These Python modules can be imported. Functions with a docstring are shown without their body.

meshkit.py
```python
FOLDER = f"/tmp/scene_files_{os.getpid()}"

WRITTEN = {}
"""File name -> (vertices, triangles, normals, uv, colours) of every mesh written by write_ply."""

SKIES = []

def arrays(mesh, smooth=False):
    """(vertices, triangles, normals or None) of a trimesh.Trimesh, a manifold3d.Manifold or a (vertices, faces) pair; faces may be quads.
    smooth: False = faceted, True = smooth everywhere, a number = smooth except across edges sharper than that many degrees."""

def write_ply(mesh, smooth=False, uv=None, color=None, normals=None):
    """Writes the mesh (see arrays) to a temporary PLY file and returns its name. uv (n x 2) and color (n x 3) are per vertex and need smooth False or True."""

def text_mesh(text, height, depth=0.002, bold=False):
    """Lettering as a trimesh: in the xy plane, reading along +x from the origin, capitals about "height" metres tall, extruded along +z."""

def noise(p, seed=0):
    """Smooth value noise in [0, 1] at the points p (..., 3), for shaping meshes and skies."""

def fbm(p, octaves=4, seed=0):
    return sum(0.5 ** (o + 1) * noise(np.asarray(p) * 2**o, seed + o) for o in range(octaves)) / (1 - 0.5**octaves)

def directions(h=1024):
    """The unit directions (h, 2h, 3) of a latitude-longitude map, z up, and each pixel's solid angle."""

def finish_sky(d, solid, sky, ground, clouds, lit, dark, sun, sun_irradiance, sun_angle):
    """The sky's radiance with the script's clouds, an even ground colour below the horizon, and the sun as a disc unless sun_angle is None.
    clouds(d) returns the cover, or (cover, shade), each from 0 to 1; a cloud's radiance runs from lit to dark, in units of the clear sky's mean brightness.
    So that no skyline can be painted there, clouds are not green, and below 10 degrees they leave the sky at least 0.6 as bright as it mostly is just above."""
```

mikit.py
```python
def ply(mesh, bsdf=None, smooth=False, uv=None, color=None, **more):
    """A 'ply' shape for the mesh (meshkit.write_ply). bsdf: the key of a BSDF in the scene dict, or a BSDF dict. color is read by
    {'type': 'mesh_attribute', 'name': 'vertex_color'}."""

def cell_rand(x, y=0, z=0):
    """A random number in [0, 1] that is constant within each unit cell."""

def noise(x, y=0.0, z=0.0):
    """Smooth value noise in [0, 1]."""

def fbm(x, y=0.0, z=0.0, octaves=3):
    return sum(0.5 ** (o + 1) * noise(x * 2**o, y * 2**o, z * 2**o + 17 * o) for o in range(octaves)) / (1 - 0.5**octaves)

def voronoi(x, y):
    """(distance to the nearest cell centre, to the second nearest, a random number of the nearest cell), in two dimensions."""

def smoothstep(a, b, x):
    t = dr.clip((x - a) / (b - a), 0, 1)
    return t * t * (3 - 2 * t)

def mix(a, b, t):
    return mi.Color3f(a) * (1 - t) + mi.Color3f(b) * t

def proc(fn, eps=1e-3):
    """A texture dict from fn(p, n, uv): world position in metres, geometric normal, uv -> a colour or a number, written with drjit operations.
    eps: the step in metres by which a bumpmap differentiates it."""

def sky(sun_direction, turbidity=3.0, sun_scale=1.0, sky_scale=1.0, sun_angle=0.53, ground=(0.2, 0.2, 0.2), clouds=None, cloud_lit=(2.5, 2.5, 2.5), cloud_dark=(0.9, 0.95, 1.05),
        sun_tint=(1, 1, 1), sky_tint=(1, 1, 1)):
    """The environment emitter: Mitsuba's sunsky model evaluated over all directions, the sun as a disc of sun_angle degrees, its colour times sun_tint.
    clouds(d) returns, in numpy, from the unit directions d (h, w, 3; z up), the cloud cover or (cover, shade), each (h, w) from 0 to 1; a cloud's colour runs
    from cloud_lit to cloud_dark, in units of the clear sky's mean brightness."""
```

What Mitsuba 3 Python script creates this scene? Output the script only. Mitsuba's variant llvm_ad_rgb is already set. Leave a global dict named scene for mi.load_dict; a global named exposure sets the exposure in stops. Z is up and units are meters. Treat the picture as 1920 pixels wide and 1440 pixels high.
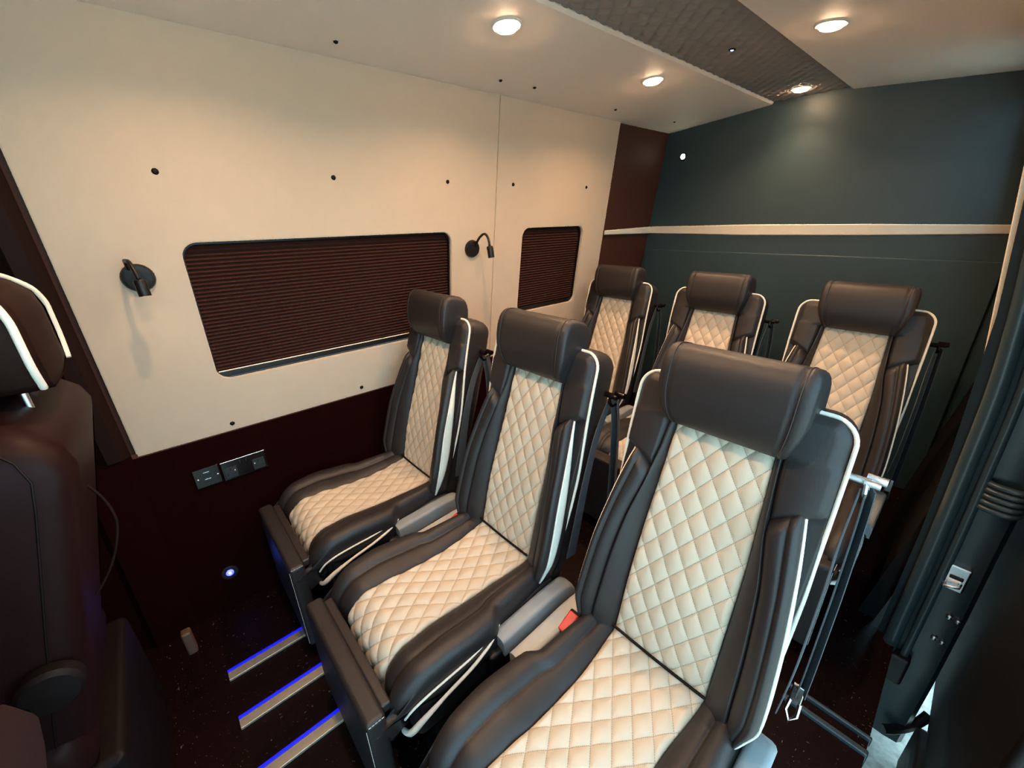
import math, random
import numpy as np
import trimesh, mitsuba as mi, drjit as dr
import manifold3d as m3
import shapely.geometry as sg
import mikit
from scipy.interpolate import PchipInterpolator as PI_
T = mi.ScalarTransform4f
random.seed(3); RNG = np.random.default_rng(3)
scene, labels = {}, {}

# ------------------------------------------------------------------ camera, sky, lights, exposure
CAM = np.array([1.65, 0.0, 1.40])
RC = np.array([[0.66542281, 0.7461135, -0.02295913], [0.2622921, -0.26250025, -0.9285992], [-0.69886718, 0.61188909, -0.37037334]])
FOCAL = 765.945
fwd, up = RC[2], -RC[1]
scene['camera'] = {'type': 'perspective', 'fov': math.degrees(2 * math.atan(960 / FOCAL)), 'fov_axis': 'x', 'near_clip': 0.02, 'far_clip': 200.0,
                   'to_world': T().look_at(origin=CAM.tolist(), target=(CAM + fwd).tolist(), up=up.tolist())}
exposure = 3.3
scene['sky'] = mikit.sky([-0.10, 0.62, 0.78], turbidity=4.0, sun_scale=0.11, sky_scale=2.9, sky_tint=(0.50, 0.92, 0.93), ground=(0.3, 0.3, 0.28),
                         clouds=lambda d: np.full(d.shape[:2], 0.55), cloud_lit=(0.95, 1.38, 1.40), cloud_dark=(0.7, 1.05, 1.06))
LAMP = (9.5, 6.3, 3.8)         # ceiling downlights: radiance of the lens
BEAM = (0.172, 0.106, 0.060)    # and intensity of the beam
LAMP_R = 0.034
READ = (12.0, 8.6, 5.6)       # reading lamps on the wall
BLUE = (0.02, 0.04, 1.9)

# ------------------------------------------------------------------ materials
def rgb(c): return {'type': 'rgb', 'value': list(c)}
def principled(c, rough, spec=0.5, **k):
    return {'type': 'twosided', 'bsdf': {'type': 'principled', 'base_color': c if isinstance(c, dict) else rgb(c), 'roughness': rough, 'specular': spec, **k}}
def bumped(c, rough, fn, h, spec=0.5, eps=4e-4, **k):
    return {'type': 'twosided', 'bsdf': {'type': 'bumpmap', 'arbitrary': mikit.proc(fn, eps=eps), 'scale': h,
            'bsdf': {'type': 'principled', 'base_color': c if isinstance(c, dict) else rgb(c), 'roughness': rough, 'specular': spec, **k}}}
def grain(p, n, uv): return mikit.noise(p.x * 520, p.y * 520, p.z * 520)
def weave(p, n, uv): return mikit.noise(p.x * 700, p.y * 700, p.z * 700)
QW, QH = 0.0508, 0.073
def quilt_color(p, n, uv):
    a, b = uv.x / QW + uv.y / QH, uv.x / QW - uv.y / QH
    da, db = dr.abs(a - dr.round(a)) * 0.042, dr.abs(b - dr.round(b)) * 0.042
    dash = lambda q: mikit.smoothstep(-0.75, -0.45, dr.sin(q * 2 * math.pi * 10))
    th = dr.maximum((1 - mikit.smoothstep(0.0006, 0.0013, da)) * dash(b), (1 - mikit.smoothstep(0.0006, 0.0013, db)) * dash(a))
    t = mikit.fbm(p.x * 9, p.y * 9, p.z * 9)
    base = mikit.mix((0.55, 0.445, 0.33), (0.62, 0.505, 0.375), t)
    return mikit.mix(base, (0.30, 0.24, 0.17), th * 0.85)
def floor_color(p, n, uv):
    v = mikit.noise(p.x * 190, p.y * 190, p.z * 190)
    s = mikit.smoothstep(0.935, 0.975, v)
    return mikit.mix((0.0065, 0.0010, 0.0011), (0.13, 0.09, 0.08), s)
def gravel_color(p, n, uv):
    v = mikit.fbm(p.x * 55, p.y * 55, 0.0)
    return mikit.mix((0.40, 0.36, 0.31), (0.86, 0.79, 0.70), v)
scene['m_cream_quilt'] = bumped(mikit.proc(quilt_color), 0.55, grain, 0.00016)
scene['m_cream'] = principled((0.74, 0.67, 0.55), 0.5)
scene['m_cream_insert'] = principled((0.72, 0.72, 0.63), 0.5)
scene['m_piping'] = principled((0.80, 0.74, 0.64), 0.45)
scene['m_leather'] = bumped((0.0185, 0.0140, 0.0138), 0.50, grain, 0.00018, spec=0.5)
scene['m_leather_plain'] = principled((0.024, 0.0165, 0.0155), 0.45, 0.5)
scene['m_wall_cream'] = principled((0.54, 0.435, 0.335), 0.62, 0.3)
scene['m_ceiling'] = principled((0.78, 0.67, 0.565), 0.6, 0.3)
scene['m_strip'] = bumped((0.25, 0.215, 0.19), 0.6, weave, 0.0006)
scene['m_dark_wall'] = principled((0.060, 0.021, 0.0135), 0.6, 0.2)
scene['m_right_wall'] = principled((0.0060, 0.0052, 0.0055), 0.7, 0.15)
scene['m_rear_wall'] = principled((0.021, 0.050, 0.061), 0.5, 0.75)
scene['m_lower_wall'] = principled((0.0085, 0.0010, 0.0010), 0.9, 0.03)
scene['m_black'] = principled((0.006, 0.0030, 0.0030), 0.55, 0.2)
scene['m_black_satin'] = principled((0.008, 0.0055, 0.0055), 0.4, 0.35)
scene['m_blind'] = principled((0.046, 0.0165, 0.0130), 0.7, 0.15)
scene['m_webbing'] = principled((0.055, 0.060, 0.068), 0.55)
scene['m_grey'] = principled((0.25, 0.275, 0.29), 0.5)
scene['m_grey_light'] = principled((0.40, 0.405, 0.39), 0.5)
scene['m_red'] = principled((0.72, 0.045, 0.05), 0.35)
scene['m_chrome'] = {'type': 'twosided', 'bsdf': {'type': 'roughconductor', 'material': 'Al', 'alpha': 0.18}}
scene['m_alu'] = principled((0.55, 0.47, 0.38), 0.42, metallic=0.65)
scene['m_black_gloss'] = principled((0.005, 0.003, 0.003), 0.15, 0.18)
scene['m_floor'] = principled(mikit.proc(floor_color), 0.55, 0.12)
scene['m_body'] = principled((0.016, 0.025, 0.030), 0.28, 0.6)
scene['m_seal'] = principled((0.032, 0.052, 0.060), 0.33, 0.7)
scene['m_brown'] = principled((0.0125, 0.0046, 0.0034), 0.65, 0.12)
scene['m_cab_leather'] = principled((0.0130, 0.0036, 0.0036), 0.5, 0.12)
scene['m_cab_cloth'] = principled((0.020, 0.0105, 0.0120), 0.9, 0.1)
scene['m_stitch'] = principled((0.42, 0.38, 0.34), 0.6)
scene['m_tan'] = principled((0.075, 0.036, 0.024), 0.5)
scene['m_gravel'] = principled(mikit.proc(gravel_color), 0.9, 0.1)
scene['m_glass'] = {'type': 'thindielectric', 'int_ior': 1.5}
scene['m_led_strip'] = principled((0.01, 0.01, 0.02), 0.4)
scene['m_lamp_trim'] = principled((0.75, 0.70, 0.62), 0.3)

# ------------------------------------------------------------------ mesh helpers
def tm(v, f): return trimesh.Trimesh(np.asarray(v, float), np.asarray(f, int), process=False)
def cat(*ms): return trimesh.util.concatenate([m for m in ms if m is not None])
def quads(f):
    f = np.asarray(f); return np.vstack([f[:, [0, 1, 2]], f[:, [0, 2, 3]]])
def box(x0, x1, y0, y1, z0, z1, bevel=0.0):
    if bevel <= 0:
        m = trimesh.creation.box(extents=(x1 - x0, y1 - y0, z1 - z0)); m.apply_translation(((x0 + x1) / 2, (y0 + y1) / 2, (z0 + z1) / 2)); return m
    b = min(bevel, (x1 - x0) / 2.01, (y1 - y0) / 2.01, (z1 - z0) / 2.01)
    pts = []
    for x in (x0, x1):
        for y in (y0, y1):
            for z in (z0, z1):
                cx, cy, cz = (x0 + b if x == x0 else x1 - b), (y0 + b if y == y0 else y1 - b), (z0 + b if z == z0 else z1 - b)
                s = trimesh.creation.icosphere(subdivisions=1, radius=b).vertices + (cx, cy, cz)
                pts.append(s)
    return trimesh.convex.convex_hull(np.vstack(pts))
def grid_faces(nu, nv, wrap_v=False, flip=False):
    i, j = np.meshgrid(np.arange(nu - 1), np.arange(nv if wrap_v else nv - 1), indexing='ij')
    j2 = (j + 1) % nv
    q = np.stack([i * nv + j, i * nv + j2, (i + 1) * nv + j2, (i + 1) * nv + j], -1).reshape(-1, 4)
    if flip: q = q[:, ::-1]
    return quads(q)
def fix(m):
    if m.is_watertight and m.volume < 0: m.invert()
    return m
def closed_patch(F, B):
    """Closed solid between the front grid F and the back grid B (nu, nv, 3)."""
    nu, nv = F.shape[:2]
    v = np.vstack([F.reshape(-1, 3), B.reshape(-1, 3)]); o = nu * nv
    a = grid_faces(nu, nv); b = grid_faces(nu, nv, flip=True) + o
    idx = np.arange(nu * nv).reshape(nu, nv)
    ring = np.concatenate([idx[0, :-1], idx[:-1, -1], idx[-1, ::-1][:-1], idx[::-1, 0][:-1]])
    r2 = np.roll(ring, -1)
    side = quads(np.stack([r2, ring, ring + o, r2 + o], 1))
    return fix(tm(v, np.vstack([a, b, side])))
def loft(rings, cap=True):
    """Closed loft through rings (k, n, 3) of equal point count."""
    R_ = np.asarray(rings, float); k, n = R_.shape[:2]
    v = R_.reshape(-1, 3); f = [grid_faces(k, n, wrap_v=True)]
    if cap:
        c0, c1 = len(v), len(v) + 1
        v = np.vstack([v, R_[0].mean(0), R_[-1].mean(0)])
        i = np.arange(n); j = (i + 1) % n
        f.append(np.stack([j, i, np.full(n, c0)], 1)); f.append(np.stack([i + (k - 1) * n, j + (k - 1) * n, np.full(n, c1)], 1))
    return fix(tm(v, np.vstack(f)))
def resample(path, step):
    p = np.asarray(path, float); d = np.r_[0, np.cumsum(np.linalg.norm(np.diff(p, axis=0), axis=1))]
    n = max(2, int(round(d[-1] / step)) + 1); s = np.linspace(0, d[-1], n)
    return np.stack([np.interp(s, d, p[:, k]) for k in range(3)], 1)
def smooth_path(pts, n=40):
    p = np.asarray(pts, float); d = np.r_[0, np.cumsum(np.linalg.norm(np.diff(p, axis=0), axis=1))]
    s = np.linspace(0, d[-1], n)
    return np.stack([PI_(d, p[:, k])(s) for k in range(3)], 1)
def tube(path, r, sides=8):
    p = np.asarray(path, float)
    t = np.gradient(p, axis=0); t /= np.linalg.norm(t, axis=1, keepdims=True) + 1e-12
    a = np.cross(t[0], [0, 0, 1.0] if abs(t[0][2]) < 0.9 else [1.0, 0, 0]); a /= np.linalg.norm(a)
    r = np.broadcast_to(r, (len(p),)); ang = np.arange(sides) * 2 * np.pi / sides
    rings = []
    for k in range(len(p)):
        a = a - t[k] * (a @ t[k]); a /= np.linalg.norm(a); b = np.cross(t[k], a)
        rings.append(p[k] + r[k] * (np.cos(ang)[:, None] * a + np.sin(ang)[:, None] * b))
    return loft(rings)
def ribbon(path, across, w, th):
    """Flat strap along a path: width w along the unit vectors across, thickness th."""
    p = np.asarray(path, float); t = np.gradient(p, axis=0); t /= np.linalg.norm(t, axis=1, keepdims=True)
    A = np.broadcast_to(np.asarray(across, float), p.shape); A = A - t * (A * t).sum(1, keepdims=True); A /= np.linalg.norm(A, axis=1, keepdims=True)
    N = np.cross(t, A); w = np.broadcast_to(w, (len(p),))[:, None]
    prof = [(-1, -.6), (-.92, -1), (.92, -1), (1, -.6), (1, .6), (.92, 1), (-.92, 1), (-1, .6)]
    return loft(np.stack([p + A * (w / 2 * a) + N * (th / 2 * b) for a, b in prof], 1))
def cyl(p0, p1, r, n=24, r1=None):
    p0, p1 = np.asarray(p0, float), np.asarray(p1, float); z = (p1 - p0) / np.linalg.norm(p1 - p0)
    x = np.cross(z, [0, 0, 1] if abs(z[2]) < .9 else [1, 0, 0]); x /= np.linalg.norm(x); y = np.cross(z, x)
    a = np.arange(n) * 2 * np.pi / n; c = np.cos(a)[:, None] * x + np.sin(a)[:, None] * y
    return loft([p0 + c * r, p1 + c * (r if r1 is None else r1)])
def lathe(p0, axis, prof, n=28):
    """prof: list of (distance along the axis, radius)."""
    p0, z = np.asarray(p0, float), np.asarray(axis, float); z = z / np.linalg.norm(z)
    x = np.cross(z, [0, 0, 1] if abs(z[2]) < .9 else [1, 0, 0]); x /= np.linalg.norm(x); y = np.cross(z, x)
    a = np.arange(n) * 2 * np.pi / n; c = np.cos(a)[:, None] * x + np.sin(a)[:, None] * y
    return loft([p0 + z * d + c * max(r, 1e-4) for d, r in prof])
def extrude(poly, h):
    return trimesh.creation.extrude_polygon(poly, h, engine='earcut')
def xf(m, M):
    m = m.copy(); m.apply_transform(M); return m
def frame(o, ax, ay, az):
    M = np.eye(4); M[:3, 0], M[:3, 1], M[:3, 2], M[:3, 3] = ax, ay, az, o; return M

def add(key, mesh, bsdf, smooth=35, uv=None, **more):
    scene[key] = mikit.ply(mesh, bsdf, smooth=smooth, uv=uv, **more); return key
def tag(key, label=None, category=None, group=None, kind=None):
    d = {}
    if label: d['label'] = label
    if category: d['category'] = category
    if group: d['group'] = group
    if kind: d['kind'] = kind
    labels[key] = d
def struct(key, label=None): tag(key, label, kind='structure')
_count = {}
def num(name):
    k = _count.get(name, 0); _count[name] = k + 1
    return name if k == 0 else f'{name}_{k:03d}'

# ------------------------------------------------------------------ the van shell
LEAN = 0.133
def wx(z): return LEAN * (z - 1.40) if z >= 0.70 else -0.0931 * z / 0.70      # face of the left lining
MID = 0.821                                                                  # middle of the van
def mx(m):
    """Mirror to the other side of the van."""
    m = m.copy(); m.vertices[:, 0] = 2 * MID - m.vertices[:, 0]; m.invert(); return m
# floor
add('floor', box(-0.15, 1.78, -1.45, 2.95, -0.06, 0.0), 'm_floor', False); struct('floor')
# left wall: dark lower lining, dark upper lining behind the cream panels
def wall_strip(y0, y1, z0, z1, off, th=0.02):
    zs = [z0] + [z for z in (0.70,) if z0 < z < z1] + [z1]
    rings = [[(wx(z) + off, y0, z), (wx(z) + off, y1, z), (wx(z) + off - th, y1, z), (wx(z) + off - th, y0, z)] for z in zs]
    return loft(rings)
WIN = [(0.116, 1.106, 0.895, 1.362), (1.552, 2.042, 0.915, 1.366)]
SL = math.sqrt(1 + LEAN * LEAN)
WALL_M = frame((LEAN * -1.40, 0, 0), (0, 1, 0), np.array((LEAN, 0, 1)) / SL, np.array((1, 0, -LEAN)) / SL)   # local x = y, local y = slope length, local z = out of the wall
def rr(y0, y1, z0, z1, r):
    return sg.box(y0 + r, z0 * SL + r, y1 - r, z1 * SL - r).buffer(r, quad_segs=8)
base = sg.Polygon([(-1.45, 0.62 * SL), (2.85, 0.62 * SL), (2.85, 1.99 * SL), (-1.45, 1.99 * SL)])
for w in WIN: base = base.difference(rr(w[0] - .012, w[1] + .012, w[2] - .012, w[3] + .012, 0.05))
up_ = xf(extrude(base, 0.03), WALL_M); up_.apply_translation((-0.045, 0, 0))
add('wall_left', cat(wall_strip(-1.45, 2.85, -0.05, 0.70, -0.002, 0.05), up_), 'm_dark_wall', False); struct('wall_left')
add('wall_left__lower_lining', wall_strip(-0.9, 2.8, 0.0, 0.684, 0.004, 0.006), 'm_lower_wall', False)
def cream_panel(y0, y1, z0, z1, win, yb=None):
    poly = sg.Polygon([(y0, z0 * SL), (y1, z0 * SL), (y1, z1 * SL), (y0, z1 * SL)]).buffer(-0.006).buffer(0.006, quad_segs=4)
    poly = poly.difference(rr(*win, 0.045))
    a = xf(extrude(poly, 0.012), WALL_M); b = xf(extrude(poly.buffer(-0.0025), 0.0145), WALL_M)
    m = cat(a, b); m.apply_translation((-0.0135, 0, 0)); return m
add('wall_left__cream_panel', cream_panel(-0.165, 1.3585, 0.681, 1.93, WIN[0]), 'm_wall_cream', False)
add('wall_left__cream_panel_001', cream_panel(1.3605, 2.247, 0.681, 1.93, WIN[1]), 'm_wall_cream', False)
# button clips in the lining
WN = np.array((1, 0, -LEAN)) / SL
for y, z, r in [(0.111, 1.553, .0085), (0.607, 1.558, .008), (1.088, 1.562, .008), (1.464, 1.564, .008), (2.019, 1.568, .008), (0.117, 0.716, .008), (0.619, 0.718, .008), (1.09, .718, .008)]:
    add(num('wall_left__button_clip'), lathe(np.array((wx(z), y, z)) - WN * .003, WN, [(0, r), (.005, r), (.0075, r * .75), (.0085, r * .3)], 14), 'm_black', 40)
# pleat-like puckers where the vinyl is pulled round the window corners
for y, z, dy, dz in [(0.116, 1.352, -.05, .004), (1.10, 1.362, .035, .008), (0.118, 0.905, -.02, -.03), (2.04, 1.362, .03, .006)]:
    p0, p1 = np.array((wx(z), y, z)), np.array((wx(z + dz), y + dy, z + dz))
    add(num('wall_left__vinyl_pucker'), tube(np.linspace(p0, p1, 6) - WN * .0022, np.linspace(.0045, .0015, 6), 8), 'm_wall_cream', 40)
# dark trim on the pillar in front of the cream panel
add('trim_1', cat(*[loft([[(wx(z) + .0 , -.178, z), (wx(z) + .026, -.200, z), (wx(z) + .030, -.235, z), (wx(z) + .0, -.262, z), (wx(z) - .02, -.22, z)] for z in np.linspace(0.70, 1.93, 9)])]), 'm_brown', 40); struct('trim_1')
add('trim_2', loft([[(wx(z) + .002, -.178, z), (wx(z) + .02, -.198, z), (wx(z) + .024, -.30, z), (wx(z) - .01, -.33, z), (wx(z) - .02, -.25, z)] for z in np.linspace(0.0, 0.70, 6)]), 'm_lower_wall', 40); struct('trim_2')

# windows behind the blinds
for i, w in enumerate(WIN):
    k = f'window_{i + 1}'
    outer = rr(w[0] - .011, w[1] + .011, w[2] - .011, w[3] + .011, 0.05); inner = rr(w[0] + .004, w[1] - .004, w[2] + .004, w[3] - .004, 0.042)
    fr = xf(extrude(outer.difference(inner), 0.030), WALL_M); fr.apply_translation((-0.046, 0, 0))
    add(k + '__frame', fr, 'm_black_satin', 30)
    gl = xf(extrude(rr(w[0] - .005, w[1] + .005, w[2] - .005, w[3] + .005, 0.045), 0.004), WALL_M)
    q = np.array([(w[0], w[2] * SL, 0), (w[1], w[2] * SL, 0), (w[1], w[3] * SL, 0), (w[0], w[3] * SL, 0)], float)
    g = xf(tm(q, [[0, 1, 2], [0, 2, 3]]), WALL_M); g.apply_translation((-0.050, 0, 0))
    add(k + '__pane', g, 'm_glass', False)
    struct(k)
    # pleated blind
    b = f'pleated_blind' if i == 0 else 'pleated_blind_001'
    ztop, zbot = w[3] + .004, w[2] + (.026 if i == 0 else .022)
    n = 34 if i == 0 else 32
    zs = np.linspace(zbot, ztop, 2 * n + 1)
    F = np.zeros((len(zs), 2, 3)); 
    for a, z in enumerate(zs):
        off = -0.030 + (0.006 if a % 2 else -0.004)
        F[a, 0] = (wx(z) + off, w[0] + .002, z); F[a, 1] = (wx(z) + off, w[1] - .002, z)
    B = F.copy(); B[..., 0] -= 0.002
    add(b + '__fabric', closed_patch(F, B), 'm_blind', False)
    zr = zbot - .012
    add(b + '__bottom_rail', box(wx(zr) - .036, wx(zr) - .014, w[0] + .004, w[1] - .004, zr - .009, zr + .012, .003), 'm_black_satin', 30)
    add(b + '__rail_edge', box(wx(zr) - .020, wx(zr) - .0125, w[0] + .006, w[1] - .006, zr + .0115, zr + .0145, .001), 'm_piping' if i == 0 else 'm_black_satin', 30)  # pale colour on the large blind paints a highlight along the rail
    tag(b, ['wide closed black pleated blind filling the large window of the cream wall', 'small closed black pleated blind in the narrow rear window beside the dark wall'][i], 'blind')
    if i == 0: labels[b + '__rail_edge'] = {'label': 'painted highlight along the edge of the bottom rail'}

# ceiling: two cream panels sloping up to a quilted strip
def ceil_panel():
    return loft([[(0.050, y, 1.902), (0.090, y, 1.9035), (0.645, y, 1.953), (0.652, y, 1.962), (0.645, y, 1.99), (0.05, y, 1.95)] for y in (-1.4, 2.82)])
cp = ceil_panel()
add('ceiling', box(-0.15, 1.80, -1.45, 2.95, 1.995, 2.05), 'm_dark_wall', False); struct('ceiling')
add('ceiling__panel', cp, 'm_ceiling', 20); add('ceiling__panel_001', mx(cp), 'm_ceiling', 20)
for x, y in [(0.176, .623), (0.192, 1.256), (0.203, 1.432), (0.218, 2.56), (0.19, -.1), (0.19, 2.02)]:
    z = 1.9035 + (x - .09) * .0892
    add(num('ceiling__button_clip'), lathe((x, y, z + .003), (0.089, 0, -1), [(0, .007), (.005, .007), (.0075, .005), (.0085, .002)], 12), 'm_black', 40)
# quilted centre strip, diamond tufts
nx, ny = 56, 560
X, Yg = np.meshgrid(np.linspace(0.640, 1.002, nx), np.linspace(-0.4, 2.81, ny), indexing='ij')
cw, ch = 0.060, 0.060
a_, b_ = (X - MID) / cw + Yg / ch, (X - MID) / cw - Yg / ch
puff = (np.abs(np.sin(np.pi * a_)) * np.abs(np.sin(np.pi * b_))) ** 0.4
F = np.stack([X, Yg, 1.972 - 0.011 * puff], -1); B = F.copy(); B[..., 2] = 1.988
add('ceiling__quilted_strip', closed_patch(F, B), 'm_strip', True)
labels['ceiling__quilted_strip'] = {'label': 'dark grey quilted strip along the middle'}
# rear wall
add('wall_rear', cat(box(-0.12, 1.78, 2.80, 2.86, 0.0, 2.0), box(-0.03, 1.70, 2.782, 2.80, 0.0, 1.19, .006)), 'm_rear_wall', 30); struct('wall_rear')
band = [loft([[(0.001, 2.797, 1.318 - h), (0.001, 2.789, 1.318 - h + .004), (0.001, 2.789, 1.318 + h - .004), (0.001, 2.797, 1.318 + h)] if False else
              [(x, 2.799, 1.318 - h), (x, 2.790, 1.318 - h + .005), (x, 2.790, 1.318 + h - .005), (x, 2.799, 1.318 + h)] for x, h in ((-0.004, .024), (.30, .026), (.62, .031), (1.2, .028), (1.675, .020))])]
add('trim_3', band[0], 'm_cream', 20); struct('trim_3', 'cream band running across the dark rear wall')
add('trim_4', loft([[(wx(1.318 - h) - .004, y, 1.318 - h), (wx(1.318) + .006, y, 1.318 - h + .005), (wx(1.318) + .006, y, 1.318 + h - .005), (wx(1.318 + h) - .004, y, 1.318 + h)] for y, h in ((2.262, .014), (2.5, .018), (2.797, .024))]), 'm_cream', 20); struct('trim_4')
# right wall behind the doorway, mirrored lining with its own cream panel
wr = box(-0.002, 0.02, 1.62, 2.82, 0, 0.7)
W3 = (2.29, 2.74, 1.37, 1.84)  # added window out of view, lets daylight onto the rear wall
rw = xf(extrude(sg.Polygon([(1.70, .70 * SL), (2.85, .70 * SL), (2.85, 1.99 * SL), (1.70, 1.99 * SL)]).difference(rr(*W3, .04)), .045), WALL_M); rw.apply_translation((-.067, 0, 0))
add('wall_right', cat(mx(wall_strip(1.70, 2.85, -0.05, 0.70, -0.022, 0.05)), mx(rw)), 'm_right_wall', False)
wf = xf(extrude(rr(W3[0] - .006, W3[1] + .006, W3[2] - .006, W3[3] + .006, .045).difference(rr(W3[0] + .012, W3[1] - .012, W3[2] + .012, W3[3] - .012, .035)), .03), WALL_M); wf.apply_translation((-.070, 0, 0))
add('window_3__frame', mx(wf), 'm_black_satin', 30); struct('window_3')
wg = xf(tm([(W3[0], W3[2] * SL, 0), (W3[1], W3[2] * SL, 0), (W3[1], W3[3] * SL, 0), (W3[0], W3[3] * SL, 0)], [[0, 1, 2], [0, 2, 3]]), WALL_M); wg.apply_translation((-.055, 0, 0))
add('window_3__pane', mx(wg), 'm_glass', False); struct('wall_right')
def right_panel():
    poly = sg.Polygon([(1.68, 0.715 * SL), (2.245, 0.715 * SL), (2.245, 1.93 * SL), (1.68, 1.93 * SL)])
    return xf(extrude(poly, 0.012), WALL_M)
rp = right_panel(); rp.apply_translation((-0.030, 0, 0))
add('wall_right__cream_panel', mx(rp), 'm_cream', False)
add('wall_right__panel_clip', box(1.752, 1.772, 2.19, 2.23, .70, .74, .004), 'm_black', 30)
# front part of the right wall and an added partition against cab daylight, outside the frame
add('wall_right__front_pillar', mx(wall_strip(-1.45, -0.85, -0.05, 1.99, -0.022, 0.05)), 'm_dark_wall', False)
add('wall_right__door_header', mx(wall_strip(-0.9, 1.75, 1.80, 1.99, -0.022, 0.05)), 'm_dark_wall', False)
add('added_partition', box(-0.2, 1.85, -1.50, -1.45, -0.05, 2.0), 'm_dark_wall', False); struct('added_partition')
# rear post of the doorway with its rubber seals, striker, bolts and cable boot
def jamb(dx, y, r, zs=(-0.04, .2, .45, .74, .92, 1.14, 1.34, 1.6, 1.85)):
    xs = {-0.04: 1.752, .2: 1.752, .45: 1.750, .74: 1.744, .92: 1.739, 1.14: 1.722, 1.34: 1.698, 1.6: 1.668, 1.85: 1.635}
    return tube(smooth_path([(xs[z] + dx, y, z) for z in zs], 44), r, 14)
def post_section(x0, x1, z): return [(x0 - .022, 1.655, z), (x0 + .04, 1.642, z), (x1 - .05, 1.638, z), (x1 - .012, 1.642, z), (x1, 1.658, z), (x1, 1.74, z), (x0 - .008, 1.74, z)]
add('trim_5', loft([post_section(*q) for q in ((1.752, 1.900, -.43), (1.752, 1.902, -.1), (1.752, 1.900, .2), (1.752, 1.895, .45), (1.744, 1.892, .74), (1.722, 1.868, 1.14), (1.698, 1.84, 1.34), (1.635, 1.77, 1.86))]), 'm_body', 30); struct('trim_5')
add('trim_5__rubber_seal', jamb(.016, 1.63, .020), 'm_seal', True)
add('trim_5__rubber_seal_001', jamb(.058, 1.628, .011), 'm_seal', True)
labels['trim_5__rubber_seal'] = {'label': 'thick rubber door seal'}
add('trim_5__striker', box(1.806, 1.862, 1.622, 1.645, .305, .395, .006), 'm_chrome', 30)
add('trim_5__striker__loop', tube([(1.818, 1.626, .322), (1.820, 1.606, .325), (1.848, 1.606, .335), (1.850, 1.626, .338)], .005, 8), 'm_chrome', True)
add('trim_5__striker__slot', box(1.822, 1.852, 1.618, 1.625, .350, .362, .002), 'm_black_satin', 30)
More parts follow.
